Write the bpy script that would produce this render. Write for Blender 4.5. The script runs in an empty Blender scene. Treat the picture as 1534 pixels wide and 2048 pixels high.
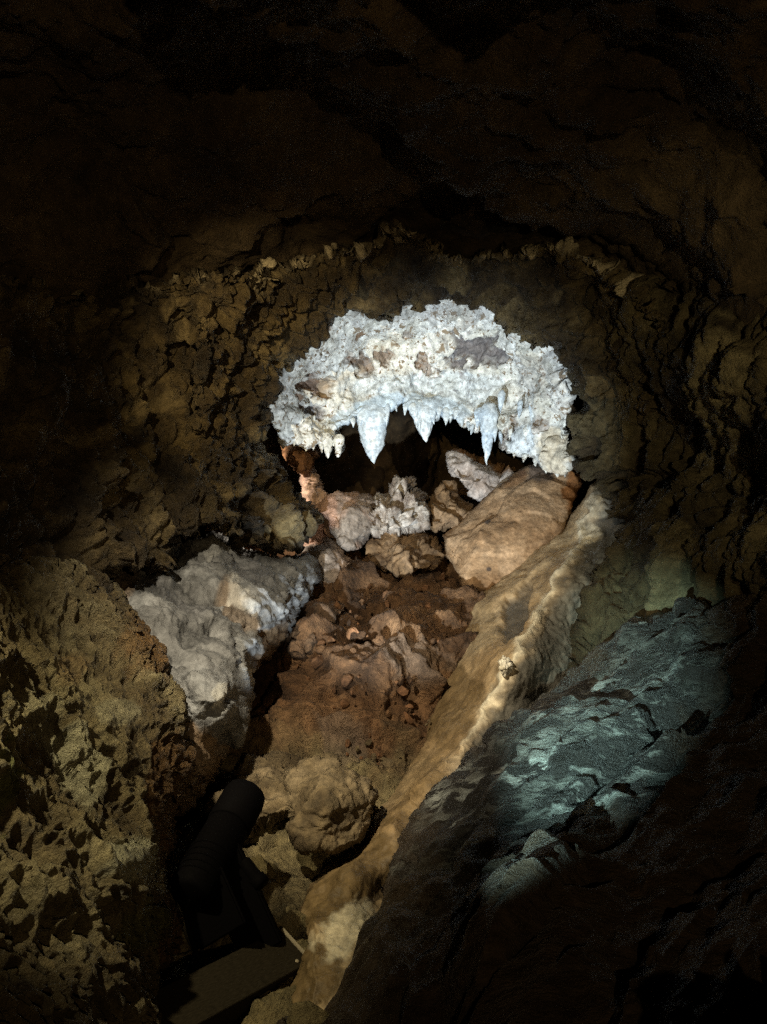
import bpy, math, random
import numpy as np
from mathutils import Vector, Matrix

# ------------------------------------------------------------------ camera, world, lights, exposure
scene = bpy.context.scene
COL = scene.collection
CAM_POS = np.array([0.0, 0.0, 1.6])
PITCH = math.radians(-12.0)
FPX = 1547.0                       # focal length in photograph pixels (1534 x 2048)
CX, CY = 767.0, 1024.0

cam_data = bpy.data.cameras.new('camera')
cam_data.sensor_fit = 'VERTICAL'
cam_data.sensor_height = 24.0
cam_data.lens = 24.0 * FPX / 2048.0
cam_data.clip_start = 0.02
cam_data.clip_end = 100.0
cam = bpy.data.objects.new('camera', cam_data)
cam.location = CAM_POS
cam.rotation_euler = (math.radians(90) + PITCH, 0, 0)
COL.objects.link(cam)
scene.camera = cam

FWD = np.array([0.0, math.cos(PITCH), math.sin(PITCH)])
UP = np.array([0.0, -math.sin(PITCH), math.cos(PITCH)])
RIGHT = np.array([1.0, 0.0, 0.0])


def P(px, py, d):
    """point of the place that stands d metres in front of the viewer"""
    px = np.asarray(px, float); py = np.asarray(py, float); d = np.asarray(d, float)
    x = (px - CX) / FPX * d
    y = -(py - CY) / FPX * d
    return CAM_POS + d[..., None] * FWD + x[..., None] * RIGHT + y[..., None] * UP


world = bpy.data.worlds.new('World')
scene.world = world
world.use_nodes = True
wbg = world.node_tree.nodes['Background']
wbg.inputs[0].default_value = (0.02, 0.014, 0.008, 1)   # underground: no sky
wbg.inputs[1].default_value = 0.05

vs = scene.view_settings
vs.view_transform = 'Standard'
vs.look = 'None'
vs.exposure = 0.25
vs.gamma = 1.0
vs.use_curve_mapping = False
scene.cycles.max_bounces = 4
scene.cycles.diffuse_bounces = 2
scene.cycles.glossy_bounces = 2
scene.cycles.sample_clamp_indirect = 1.5
scene.cycles.sample_clamp_direct = 3.0
scene.cycles.use_denoising = False
scene.cycles.use_adaptive_sampling = True
scene.cycles.adaptive_threshold = 0.015


def spot(name, loc, target, watts, col, angle, blend=0.6, size=0.03):
    l = bpy.data.lights.new(name, 'SPOT')
    l.energy = watts
    l.color = col
    l.spot_size = math.radians(angle)
    l.spot_blend = blend
    l.shadow_soft_size = size
    o = bpy.data.objects.new(name, l)
    o.location = Vector(loc)
    o.rotation_euler = (Vector(target) - Vector(loc)).to_track_quat('-Z', 'Y').to_euler()
    COL.objects.link(o)
    return o


def p1(px, py, d):
    return P(np.array(px), np.array(py), np.array(d))


# unseen lamps: chamber, path and handrail inferred from the light, the rest added
spot('chamber_lamp_light', p1(465, 960, 4.0), p1(900, 1000, 3.9), 20, (1.0, 0.86, 0.68), 165, 0.5, 0.05)
spot('path_lamp_light', (-0.93, 1.1, 1.85), p1(190, 1590, 1.5), 62.0, (1.0, 0.86, 0.52), 50, 1.0, 0.02)
spot('handrail_lamp_light', (-0.34, 0.3, 1.08), p1(1225, 1385, 2.1), 360.0, (0.62, 0.96, 0.90), 18.5, 1.0, 0.006)
spot('wall_fill_light', (-0.53, 1.1, 2.08), p1(750, 1370, 2.7), 205.0, (1.0, 0.87, 0.63), 60, 1.0, 0.02)  # added fill for the ledge, rubble and grey rock
spot('arch_fill_light', (-0.66, 1.2, 1.96), p1(570, 760, 3.2), 150.0, (1.0, 0.78, 0.42), 38, 1.0, 0.006)  # added raking light for the left wall and arch rim
spot('side_fill_light', (0.72, 0.35, 1.8), p1(1390, 770, 2.7), 46.0, (1.0, 0.84, 0.46), 46, 1.0, 0.006)  # added raking light along the right wall
spot('passage_fill_light', (0.45, -0.9, 2.0), p1(760, 300, 2.8), 42.0, (1.0, 0.72, 0.38), 110, 1.0, 0.02)  # added dim fill from behind the camera, mostly for the ceiling

# ------------------------------------------------------------------ noise
_rng = np.random.RandomState(7)
PERM = np.concatenate([_rng.permutation(256)] * 2).astype(np.int32)
GRAD = _rng.normal(size=(256, 3)).astype(np.float32)
GRAD /= np.linalg.norm(GRAD, axis=1, keepdims=True)
OFFS = _rng.rand(256, 3).astype(np.float32)
RVEC = _rng.normal(size=(256, 3)).astype(np.float32)
RVEC /= np.linalg.norm(RVEC, axis=1, keepdims=True)


def perlin(p):
    p = np.asarray(p, np.float32)
    i = np.floor(p).astype(np.int32)
    f = p - i
    u = f * f * f * (f * (f * 6 - 15) + 10)
    out = 0
    for dx in (0, 1):
        wx = u[:, 0] if dx else 1 - u[:, 0]
        hx = PERM[(i[:, 0] + dx) & 255]
        for dy in (0, 1):
            wy = u[:, 1] if dy else 1 - u[:, 1]
            hy = PERM[(hx + i[:, 1] + dy) & 255]
            for dz in (0, 1):
                wz = u[:, 2] if dz else 1 - u[:, 2]
                g = GRAD[PERM[(hy + i[:, 2] + dz) & 255]]
                dot = g[:, 0] * (f[:, 0] - dx) + g[:, 1] * (f[:, 1] - dy) + g[:, 2] * (f[:, 2] - dz)
                out = out + wx * wy * wz * dot
    return out * 1.6


def fbm(p, freq, octaves=4, gain=0.5, lac=2.03, seed=0.0):
    a, s = 1.0, 0
    q = np.asarray(p, np.float32) * freq + seed
    for _ in range(octaves):
        s = s + a * perlin(q)
        q = q * lac + 17.3
        a *= gain
    return s


def ridged(p, freq, octaves=3, gain=0.5, seed=0.0):
    a, s = 1.0, 0
    q = np.asarray(p, np.float32) * freq + seed
    for _ in range(octaves):
        s = s + a * (1 - np.abs(perlin(q)) * 2)
        q = q * 2.07 + 9.1
        a *= gain
    return s - 0.5 * (1 - gain ** octaves) / (1 - gain)


def billow(p, freq, octaves=4, gain=0.5, seed=0.0):
    """rounded lumps with creases between them"""
    a, s = 1.0, 0
    q = np.asarray(p, np.float32) * freq + seed
    for _ in range(octaves):
        s = s + a * (np.abs(perlin(q)) * 2 - 0.5)
        q = q * 2.11 + 5.7
        a *= gain
    return s


def worley(p, freq, seed=0.0):
    """F1, F2 distances, id of the nearest cell and vector from its centre"""
    q = np.asarray(p, np.float32) * freq + seed
    i = np.floor(q).astype(np.int32)
    f = q - i
    n = len(q)
    f1 = np.full(n, 9.0, np.float32); f2 = np.full(n, 9.0, np.float32)
    idc = np.zeros(n, np.int32)
    vec = np.zeros((n, 3), np.float32)
    for dx in (-1, 0, 1):
        hx = PERM[(i[:, 0] + dx) & 255]
        for dy in (-1, 0, 1):
            hy = PERM[(hx + i[:, 1] + dy) & 255]
            for dz in (-1, 0, 1):
                h = PERM[(hy + i[:, 2] + dz) & 255]
                v = f - OFFS[h]
                v[:, 0] -= dx; v[:, 1] -= dy; v[:, 2] -= dz
                d = (v * v).sum(1)
                near = d < f1
                f2 = np.where(near, f1, np.minimum(f2, d))
                f1 = np.where(near, d, f1)
                idc = np.where(near, h, idc)
                vec[near] = v[near]
    return np.sqrt(f1), np.sqrt(f2), idc, vec


def worley2(u, v, freq, seed=0.0):
    """flat cells, for hollows laid over a surface"""
    x = np.asarray(u, np.float32) * freq + seed; y = np.asarray(v, np.float32) * freq + seed * 1.7
    ix = np.floor(x).astype(np.int32); iy = np.floor(y).astype(np.int32)
    fx = x - ix; fy = y - iy
    f1 = np.full(len(x), 9.0, np.float32); f2 = f1.copy(); idc = np.zeros(len(x), np.int32)
    for dx in (-1, 0, 1):
        hx = PERM[(ix + dx) & 255]
        for dy in (-1, 0, 1):
            h = PERM[(hx + iy + dy) & 255]
            d = (fx - OFFS[h, 0] - dx) ** 2 + (fy - OFFS[h, 1] - dy) ** 2
            near = d < f1
            f2 = np.where(near, f1, np.minimum(f2, d)); idc = np.where(near, h, idc); f1 = np.where(near, d, f1)
    return np.sqrt(f1), np.sqrt(f2), idc


def surf(c, deg=0, sx=1.0, sy=1.0, warp=0.0, wf=8.0):
    """metric coordinates over the mean plane of a rock face, turned and stretched (u level, v downslope)"""
    V, N = c['V'], c['N']
    n = N.mean(0); n /= np.linalg.norm(n)
    e2 = np.array([0, 0, -1.0]) + n * n[2]
    e2 /= np.linalg.norm(e2)
    e1 = np.cross(n, e2)
    if e1[0] < 0: e1 = -e1
    W = V
    if warp:
        W = V + np.stack([fbm(V, wf, 3, seed=3.0), fbm(V, wf, 3, seed=11.0), fbm(V, wf, 3, seed=23.0)], 1) * warp
    u = W @ e1; v = W @ e2
    a = math.radians(deg)
    return (u * math.cos(a) + v * math.sin(a)) * sx, (-u * math.sin(a) + v * math.cos(a)) * sy


def tri_holes(c, freq, depth, r=0.55, seed=0.0, part=1.0, warp=0.015, wf=10.0):
    """hollows over a face that turns a lot: the three axis planes, blended by the normal"""
    V, N = c['V'], c['N']
    W = V + np.stack([fbm(V, wf, 2, seed=3.0), fbm(V, wf, 2, seed=11.0), fbm(V, wf, 2, seed=23.0)], 1) * warp
    w = np.abs(N) ** 5
    w /= w.sum(1, keepdims=True)
    out = np.zeros(len(V))
    for ax, (i, j) in enumerate(((1, 2), (0, 2), (0, 1))):
        sel = w[:, ax] > 0.03
        if sel.any():
            out[sel] += w[sel, ax] * holes((W[sel, i], W[sel, j]), freq, depth, r, seed + ax, part)
    return out


def holes(uv, freq, depth, r=0.55, seed=0.0, part=1.0):
    f1, f2, idc = worley2(uv[0], uv[1], freq, seed)
    rnd = ((idc * 37) % 101) / 100.0
    big = np.where(rnd < part, 0.35 + 0.65 * rnd / part, 0.0)
    rr = r * (0.55 + 0.45 * ((idc * 61) % 97) / 96.0)
    return -depth * big * (1 - sstep(0.12, 1.0, f1 / rr)) * sstep(0.0, 0.28, f2 - f1)


def sstep(a, b, x):
    t = np.clip((x - a) / (b - a), 0, 1)
    return t * t * (3 - 2 * t)


def pits(p, freq, depth=1.0, r=0.55, seed=0.0):
    """cup-shaped hollows with sharp rims between them"""
    f1, f2, idc, _ = worley(p, freq, seed)
    big = 0.35 + 0.65 * ((idc * 37) % 101) / 100.0
    return -depth * big * (1 - sstep(0.18 * r, r, f1)) * sstep(0.0, 0.28, f2 - f1)


def cups(p, freq, seed=0.0):
    """honeycomb of scallops: ridges along the cell borders"""
    f1, f2, idc, _ = worley(p, freq, seed)
    big = 0.3 + 0.7 * ((idc * 53) % 97) / 96.0
    return -(sstep(0.0, 0.42, f2 - f1)) * big


def knobs(p, freq, seed=0.0, r=0.6):
    f1, f2, idc, _ = worley(p, freq, seed)
    big = ((idc * 29) % 103) / 102.0
    return np.sqrt(np.clip(1 - (f1 / r) ** 2, 0, 1)) * big * sstep(0.0, 0.25, f2 - f1)


def facets(p, freq, seed=0.0):
    """fractured rock: every cell is a tilted plane"""
    w = np.asarray(p, np.float32)
    f1, f2, idc, vec = worley(w, freq, seed)
    return ((vec * RVEC[idc]).sum(1) + (((idc * 71) % 89) / 88.0) * 0.7 + 0.15) * sstep(0.0, 0.16, f2 - f1) - 0.3


def soft_facets(p, freq, seed=0.0, edge=0.22):
    """broken faces that meet in edges, without gaps between them"""
    q = np.asarray(p, np.float32) * freq + seed
    i = np.floor(q).astype(np.int32); f = q - i
    n = len(q)
    f1 = np.full(n, 9.0, np.float32); f2 = f1.copy(); v1 = np.zeros(n, np.float32); v2 = v1.copy()
    for dx in (-1, 0, 1):
        hx = PERM[(i[:, 0] + dx) & 255]
        for dy in (-1, 0, 1):
            hy = PERM[(hx + i[:, 1] + dy) & 255]
            for dz in (-1, 0, 1):
                h = PERM[(hy + i[:, 2] + dz) & 255]
                v = f - OFFS[h]
                v[:, 0] -= dx; v[:, 1] -= dy; v[:, 2] -= dz
                d = (v * v).sum(1)
                val = (v * RVEC[h]).sum(1) + ((h * 71) % 89) / 88.0 * 0.6 - 0.3
                a = d < f1; b = (~a) & (d < f2)
                f2 = np.where(a, f1, np.where(b, d, f2)); v2 = np.where(a, v1, np.where(b, val, v2))
                f1 = np.where(a, d, f1); v1 = np.where(a, val, v1)
    w = 0.5 + 0.5 * np.clip((np.sqrt(f2) - np.sqrt(f1)) / edge, 0, 1)
    return v1 * w + v2 * (1 - w)


def bedded(V, deg, sx, sy, sz=1.0):
    """stretch space along a level direction (bedding of a slope)"""
    a = math.radians(deg)
    return np.stack([(V[:, 0] * math.cos(a) + V[:, 1] * math.sin(a)) * sx, (-V[:, 0] * math.sin(a) + V[:, 1] * math.cos(a)) * sy, V[:, 2] * sz], 1)


def turned(p, deg, sx, sz, sy=1.0):
    """stretch space along a direction in the x-z plane (for streaks and bedding)"""
    a = math.radians(deg)
    q = np.empty_like(p)
    u = p[:, 0] * math.cos(a) + p[:, 2] * math.sin(a)
    v = -p[:, 0] * math.sin(a) + p[:, 2] * math.cos(a)
    q[:, 0] = u * sx; q[:, 1] = p[:, 1] * sy; q[:, 2] = v * sz
    return q


# ------------------------------------------------------------------ surfaces
def tps(pts):
    c = np.array([[a / 500.0, b / 500.0] for a, b, _ in pts], float)
    z = np.array([d for _, _, d in pts], float)
    n = len(c)
    r2 = ((c[:, None] - c[None]) ** 2).sum(-1)
    K = np.where(r2 > 0, 0.5 * r2 * np.log(np.maximum(r2, 1e-12)), 0) + np.eye(n) * 1e-3
    Q = np.hstack([np.ones((n, 1)), c])
    A = np.zeros((n + 3, n + 3))
    A[:n, :n] = K; A[:n, n:] = Q; A[n:, :n] = Q.T
    w = np.linalg.solve(A, np.concatenate([z, np.zeros(3)]))

    def ev(x, y):
        x = np.asarray(x, float).ravel() / 500.0; y = np.asarray(y, float).ravel() / 500.0
        out = w[n] + w[n + 1] * x + w[n + 2] * y
        for k in range(n):
            r = (x - c[k, 0]) ** 2 + (y - c[k, 1]) ** 2
            out = out + w[k] * 0.5 * r * np.log(np.maximum(r, 1e-12))
        return out
    return ev


def poly_sd(x, y, poly):
    """distance to an outline, positive inside"""
    poly = np.asarray(poly, float)
    n = len(poly)
    best = np.full(x.shape, 1e18)
    inside = np.zeros(x.shape, bool)
    for k in range(n):
        ax, ay = poly[k]; bx, by = poly[(k + 1) % n]
        ex, ey = bx - ax, by - ay
        wx, wy = x - ax, y - ay
        t = np.clip((wx * ex + wy * ey) / (ex * ex + ey * ey + 1e-9), 0, 1)
        best = np.minimum(best, (wx - ex * t) ** 2 + (wy - ey * t) ** 2)
        c = ((ay > y) != (by > y)) & (x < (bx - ax) * (y - ay) / (by - ay + 1e-12) + ax)
        inside ^= c
    return np.where(inside, 1, -1) * np.sqrt(best)


def spots_mask(px, py, ells, seed=0.0, rag=0.35, freq=0.05):
    """union of ragged ellipses (stains, hollows, and light or dark put into colour)"""
    m = np.zeros(len(px))
    q = np.stack([px, py, np.zeros_like(px)], 1)
    nz = fbm(q, freq, 4, seed=seed)
    for (cx, cy, rx, ry, rot, strength) in ells:
        a = math.radians(rot)
        u = ((px - cx) * math.cos(a) + (py - cy) * math.sin(a)) / rx
        v = (-(px - cx) * math.sin(a) + (py - cy) * math.cos(a)) / ry
        r = np.sqrt(u * u + v * v) + nz * rag
        m = np.maximum(m, strength * (1 - sstep(0.7, 1.15, r)))
    return m


def make_mesh(name, V, quads, tris, attrs=None, smooth=True):
    me = bpy.data.meshes.new(name)
    nq, nt = len(quads), len(tris)
    me.vertices.add(len(V))
    me.vertices.foreach_set('co', np.asarray(V, np.float32).ravel())
    me.loops.add(nq * 4 + nt * 3)
    loops = np.concatenate([np.asarray(quads, np.int32).ravel(), np.asarray(tris, np.int32).ravel()]).astype(np.int32)
    me.loops.foreach_set('vertex_index', loops)
    me.polygons.add(nq + nt)
    starts = np.concatenate([np.arange(nq) * 4, nq * 4 + np.arange(nt) * 3]).astype(np.int32)
    me.polygons.foreach_set('loop_start', starts)
    me.polygons.foreach_set('use_smooth', np.full(nq + nt, smooth))
    for k, a in (attrs or {}).items():
        at = me.attributes.new(k, 'FLOAT', 'POINT')
        at.data.foreach_set('value', np.asarray(a, np.float32))
    me.update(calc_edges=True)
    me.validate()
    return me


def vnormals(V, quads):
    a, b, c, d = (V[quads[:, k]] for k in range(4))
    fn = np.cross(c - a, d - b)
    N = np.zeros_like(V)
    for k in range(4):
        for ax in range(3):
            N[:, ax] += np.bincount(quads[:, k], fn[:, ax], len(V))
    return N / np.maximum(np.linalg.norm(N, axis=1, keepdims=True), 1e-12)


def link_mesh(name, me, mat, parent=None, loc=None):
    o = bpy.data.objects.new(name, me)
    if loc is not None:
        o.location = Vector(loc)
    if mat is not None:
        me.materials.append(mat)
    if parent is not None:
        o.parent = parent
        if parent.type != 'EMPTY' or True:
            o.matrix_parent_inverse = Matrix.Translation(parent.location).inverted()
    COL.objects.link(o)
    return o


DEPTH = {}


def relief(name, outline, pts, mat, disp=None, step=3.0, roll=40, thick=0.25, jag=(6, 0.03),
           back=0.35, attrs=None, parent=None, hole=None, taper=0.25, post=None, cap=False):
    """A body of rock: its face is shaped through depth points in metres, its rim rounds away from
    the viewer by `thick`, and it is closed behind by walls `back` deep."""
    ol = np.asarray(outline, float)
    x0, y0 = ol.min(0) - 3 * step; x1, y1 = ol.max(0) + 3 * step
    gx = np.arange(x0, x1, step); gy = np.arange(y0, y1, step)
    X, Y = np.meshgrid(gx, gy)
    sd = poly_sd(X, Y, ol)
    if hole is not None:
        sd = np.minimum(sd, -poly_sd(X, Y, np.asarray(hole, float)))
    seed = (sum(ord(c) for c in name) % 50) * 1.37
    if jag and jag[0] > 0:
        q = np.stack([X.ravel(), Y.ravel(), np.full(X.size, seed)], 1)
        sd = sd + (fbm(q * np.array([1, 1, 1]), jag[1], 4, 0.55) * jag[0]).reshape(X.shape)
    gy_, gx_ = np.gradient(sd, step)
    ny, nx = X.shape
    idx = np.arange(ny * nx).reshape(ny, nx)
    q = np.stack([idx[:-1, :-1], idx[:-1, 1:], idx[1:, 1:], idx[1:, :-1]], -1).reshape(-1, 4)
    s = sd.ravel()
    q = q[(s[q] > 0).any(1) & (s[q].max(1) > 0.15 * step)]
    used = np.unique(q)
    remap = -np.ones(ny * nx, int); remap[used] = np.arange(len(used))
    q = remap[q]
    px = X.ravel()[used].copy(); py = Y.ravel()[used].copy(); s = s[used]
    g2 = gx_.ravel()[used] ** 2 + gy_.ravel()[used] ** 2 + 1e-3
    neg = s < 0
    k = np.clip(-s / g2, 0, 1.5 * step)
    px[neg] += (k * gx_.ravel()[used])[neg]; py[neg] += (k * gy_.ravel()[used])[neg]
    s = np.maximum(s, 0)
    dfun = tps(pts)
    DEPTH[name] = dfun
    d = dfun(px, py)
    t = np.clip(s / roll, 0, 1)
    d = d + thick * (1 - np.sqrt(np.clip(1 - (1 - t) ** 2, 0, 1)))
    d = np.maximum(d, 0.25)
    V = P(px, py, d)
    q = q[:, ::-1]
    N = vnormals(V, q)
    flip = ((V - CAM_POS) * N).sum(1).mean() > 0
    if flip:
        q = q[:, ::-1]; N = -N
    ctx = dict(px=px, py=py, s=s, d=d, V=V, N=N)
    at = attrs(ctx, V) if attrs else {}
    if disp is not None:
        ctx['at'] = at
        h = disp(V, ctx) * (0.45 + 0.55 * np.clip(s / (roll * 0.5 + 1e-6), 0, 1))
        V = V + N * h[:, None]
    if post is not None:
        V = post(V, ctx)
    # walls behind the rim
    e = np.concatenate([q[:, [0, 1]], q[:, [1, 2]], q[:, [2, 3]], q[:, [3, 0]]])
    key = np.sort(e, 1)
    kk = key[:, 0].astype(np.int64) * len(V) + key[:, 1]
    _, inv, cnt = np.unique(kk, return_inverse=True, return_counts=True)
    be = e[cnt[inv] == 1]
    bv = np.unique(be)
    n0 = len(V)
    rings = [bv]
    cen = V.mean(0)
    allV = [V]
    cur = V[bv]
    ray = cur - CAM_POS
    ray /= np.linalg.norm(ray, axis=1, keepdims=True)
    start = n0
    newq = []
    mp_prev = bv
    for kf in (0.3, 0.65, 1.0):
        nv = cur + ray * back * kf
        cn = nv.mean(0)
        nv = nv + (cn - nv) * taper * kf ** 2
        ids = np.arange(start, start + len(bv))
        lut = np.zeros(n0, int); lut[bv] = np.arange(len(bv))
        a = lut[be[:, 0]]; b = lut[be[:, 1]]
        newq.append(np.stack([mp_prev[b], mp_prev[a], ids[a], ids[b]], 1))
        mp_prev = ids
        allV.append(nv)
        start += len(bv)
    tris = np.zeros((0, 3), int)
    if cap:
        allV.append(allV[-1].mean(0, keepdims=True))
        tris = np.stack([mp_prev[b], mp_prev[a], np.full(len(a), start)], 1)
    VV = np.concatenate(allV)
    quads = np.concatenate([q] + newq)
    ext = {}
    for kx, av in at.items():
        full = np.zeros(len(VV)); full[:n0] = av
        for r in range(3):
            full[n0 + r * len(bv): n0 + (r + 1) * len(bv)] = av[bv]
        ext[kx] = full
    org = V[np.argmin(V[:, 2])] * 0 + np.array([V[:, 0].mean(), V[:, 1].mean(), V[:, 2].min()])
    me = make_mesh(name, VV - org, quads, tris, ext)
    o = link_mesh(name, me, mat, parent, org)
    return o


def tag(o, label=None, cat=None, group=None, kind=None):
    if label: o['label'] = label
    if cat: o['category'] = cat
    if group: o['group'] = group
    if kind: o['kind'] = kind
    return o


# ------------------------------------------------------------------ materials
def rock_mat(name, cols, scale=3.0, rough=0.8, bump=0.4, fine=60.0, spec=0.3, speck=None, overlays=(), stretch=None,
             rough_var=0.15, bump_dist=0.012):
    """cols: two to four base colours mixed by noise; speck: (colour, scale, threshold); overlays: (attribute, colour)"""
    m = bpy.data.materials.new(name)
    m.use_nodes = True
    nt = m.node_tree; N = nt.nodes; L = nt.links
    b = N['Principled BSDF']
    b.inputs['Specular IOR Level'].default_value = spec
    geo = N.new('ShaderNodeNewGeometry')
    src = geo.outputs['Position']
    if stretch:
        mp = N.new('ShaderNodeMapping')
        mp.inputs['Rotation'].default_value = (0, 0, math.radians(stretch[0]))
        mp.inputs['Scale'].default_value = (stretch[1], stretch[2], 1.0)
        L.new(src, mp.inputs['Vector']); src = mp.outputs['Vector']

    def noise(sc, detail=6, rg=0.6, dist=0.0):
        n = N.new('ShaderNodeTexNoise')
        n.inputs['Scale'].default_value = sc
        n.inputs['Detail'].default_value = detail
        n.inputs['Roughness'].default_value = rg
        n.inputs['Distortion'].default_value = dist
        L.new(src, n.inputs['Vector'])
        return n.outputs['Fac']

    def ramp(fac, stops):
        r = N.new('ShaderNodeValToRGB')
        el = r.color_ramp.elements
        while len(el) < len(stops): el.new(0.5)
        for e, (p, c) in zip(el, stops):
            e.position = p
            e.color = (c[0], c[1], c[2], 1) if not isinstance(c, float) else (c, c, c, 1)
        L.new(fac, r.inputs['Fac'])
        return r.outputs['Color']

    def mix(fac, a, bb, mode='MIX'):
        mx = N.new('ShaderNodeMix'); mx.data_type = 'RGBA'; mx.blend_type = mode
        if isinstance(fac, float): mx.inputs[0].default_value = fac
        else: L.new(fac, mx.inputs[0])
        for sock, v in ((mx.inputs[6], a), (mx.inputs[7], bb)):
            if isinstance(v, tuple): sock.default_value = (v[0], v[1], v[2], 1)
            else: L.new(v, sock)
        return mx.outputs[2]
    n = len(cols)
    pos = [0.36 + 0.28 * k / max(n - 1, 1) for k in range(n)]
    c = ramp(noise(scale, 4, 0.62, 0.0), list(zip(pos, cols)))
    n2 = noise(scale * 5.3, 4, 0.65)
    n3 = noise(fine, 6, 0.72)
    tone = ramp(n2, [(0.3, 0.42), (0.5, 0.95), (0.7, 1.5)])
    c = mix(0.8, c, tone, 'MULTIPLY')
    grain = ramp(n3, [(0.3, 0.62), (0.7, 1.3)])
    c = mix(0.7, c, grain, 'MULTIPLY')
    if speck:
        for (sc_col, sc, th) in speck:
            f = ramp(noise(sc, 3, 0.65), [(th, 0.0), (th + 0.05, 1.0)])
            c = mix(f, c, sc_col)
    for (an, acol) in overlays:
        at = N.new('ShaderNodeAttribute'); at.attribute_name = an
        tinted = mix(0.8, mix(0.8, acol, tone, 'MULTIPLY'), grain, 'MULTIPLY')
        c = mix(at.outputs['Fac'], c, tinted)
    L.new(c, b.inputs['Base Color'])
    rr = ramp(n2, [(0.3, max(rough - rough_var, 0.05)), (0.7, min(rough + rough_var, 1.0))])
    L.new(rr, b.inputs['Roughness'])
    b1 = N.new('ShaderNodeBump')
    b1.inputs['Strength'].default_value = bump
    b1.inputs['Distance'].default_value = bump_dist
    L.new(n3, b1.inputs['Height'])
    L.new(b1.outputs['Normal'], b.inputs['Normal'])
    return m


M_dark = rock_mat('dark_cave_rock', [(0.035, 0.022, 0.011), (0.06, 0.04, 0.02), (0.095, 0.066, 0.034)], 2.2, 0.8, 1.0, fine=30, bump_dist=0.04)
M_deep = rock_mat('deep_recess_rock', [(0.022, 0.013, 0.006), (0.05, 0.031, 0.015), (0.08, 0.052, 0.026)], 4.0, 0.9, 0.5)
M_arch = rock_mat('arch_rock', [(0.018, 0.011, 0.004), (0.05, 0.033, 0.012), (0.11, 0.078, 0.03)], 5.0, 0.6, 1.0, spec=0.5, fine=36, bump_dist=0.035, overlays=[('pale', (0.25, 0.19, 0.09)), ('lit_crust', (0.50, 0.42, 0.27))])
M_right = rock_mat('right_wall_rock', [(0.022, 0.015, 0.007), (0.055, 0.042, 0.02), (0.09, 0.07, 0.034)], 3.0, 0.65, 1.0, fine=36, bump_dist=0.03,
                   overlays=[('pale', (0.17, 0.14, 0.075)), ('dark', (0.05, 0.036, 0.02))])
M_olive = rock_mat('olive_pitted_rock', [(0.085, 0.058, 0.022), (0.17, 0.13, 0.06), (0.28, 0.235, 0.125)], 5.0, 0.6, 1.0, spec=0.5, fine=52, bump_dist=0.06,
                   overlays=[('rust', (0.17, 0.085, 0.022)), ('pale', (0.42, 0.40, 0.27)), ('moss', (0.13, 0.15, 0.03))])
M_grey = rock_mat('grey_limestone', [(0.075, 0.075, 0.075), (0.15, 0.15, 0.15), (0.24, 0.245, 0.25)], 4.0, 0.6, 0.5, spec=0.5, fine=90,
                  overlays=[('rust', (0.17, 0.10, 0.04)), ('pale', (0.55, 0.54, 0.50)), ('dark', (0.13, 0.13, 0.14))])
M_white = rock_mat('white_calcite', [(0.66, 0.66, 0.60), (0.80, 0.82, 0.80), (0.84, 0.87, 0.88)], 6.0, 0.7, 0.4, spec=0.35, fine=60,
                   speck=[((0.30, 0.24, 0.17), 24.0, 0.575), ((0.17, 0.12, 0.08), 40.0, 0.60), ((0.22, 0.15, 0.10), 8.0, 0.64)],
                   overlays=[('brown', (0.20, 0.125, 0.08)), ('dark', (0.16, 0.145, 0.155)), ('cream', (0.72, 0.65, 0.52)), ('blue', (0.55, 0.70, 0.86))])
M_calcite = rock_mat('blue_white_calcite', [(0.56, 0.69, 0.84), (0.66, 0.77, 0.88), (0.76, 0.84, 0.9)], 9.0, 0.3, 0.05, spec=0.5, fine=40, bump_dist=0.003)
M_earth = rock_mat('red_brown_earth', [(0.05, 0.025, 0.011), (0.13, 0.067, 0.03), (0.23, 0.128, 0.062)], 4.5, 0.75, 1.0, fine=45, bump_dist=0.03,
                   overlays=[('olive', (0.21, 0.17, 0.085)), ('grey', (0.17, 0.125, 0.09))])
M_slab = rock_mat('tan_slab_rock', [(0.24, 0.14, 0.07), (0.37, 0.235, 0.13), (0.47, 0.32, 0.195)], 4.0, 0.75, 0.5, fine=70,
                  overlays=[('dark', (0.07, 0.055, 0.05)), ('rust', (0.26, 0.11, 0.035))])
M_pink = rock_mat('pink_boulder_rock', [(0.24, 0.17, 0.14), (0.40, 0.27, 0.205), (0.52, 0.38, 0.31)], 6.0, 0.65, 0.5, fine=80,
                  overlays=[('grey', (0.27, 0.235, 0.205)), ('pink', (0.52, 0.32, 0.24))])
M_crystal = rock_mat('grey_crystal_rock', [(0.14, 0.105, 0.085), (0.28, 0.235, 0.20), (0.46, 0.43, 0.40)], 9.0, 0.38, 0.7, spec=0.6, fine=60)
M_pale = rock_mat('pale_block_rock', [(0.36, 0.29, 0.25), (0.52, 0.46, 0.43), (0.62, 0.57, 0.54)], 6.0, 0.6, 0.6, fine=70, overlays=[('rust', (0.27, 0.14, 0.06))])
M_brown = rock_mat('brown_rubble_rock', [(0.10, 0.058, 0.028), (0.20, 0.125, 0.065), (0.30, 0.20, 0.12)], 6.0, 0.85, 0.8, fine=60)
M_rust = rock_mat('orange_brown_rock', [(0.06, 0.028, 0.012), (0.13, 0.062, 0.026), (0.20, 0.10, 0.05)], 6.0, 0.8, 0.6, fine=60)
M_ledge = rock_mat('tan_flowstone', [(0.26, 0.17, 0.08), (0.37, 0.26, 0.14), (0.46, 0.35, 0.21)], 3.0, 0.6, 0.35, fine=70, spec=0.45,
                   overlays=[('grey', (0.15, 0.142, 0.12)), ('dark', (0.10, 0.085, 0.065)), ('rust', (0.13, 0.085, 0.034)), ('pale', (0.74, 0.67, 0.51))])
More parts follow.
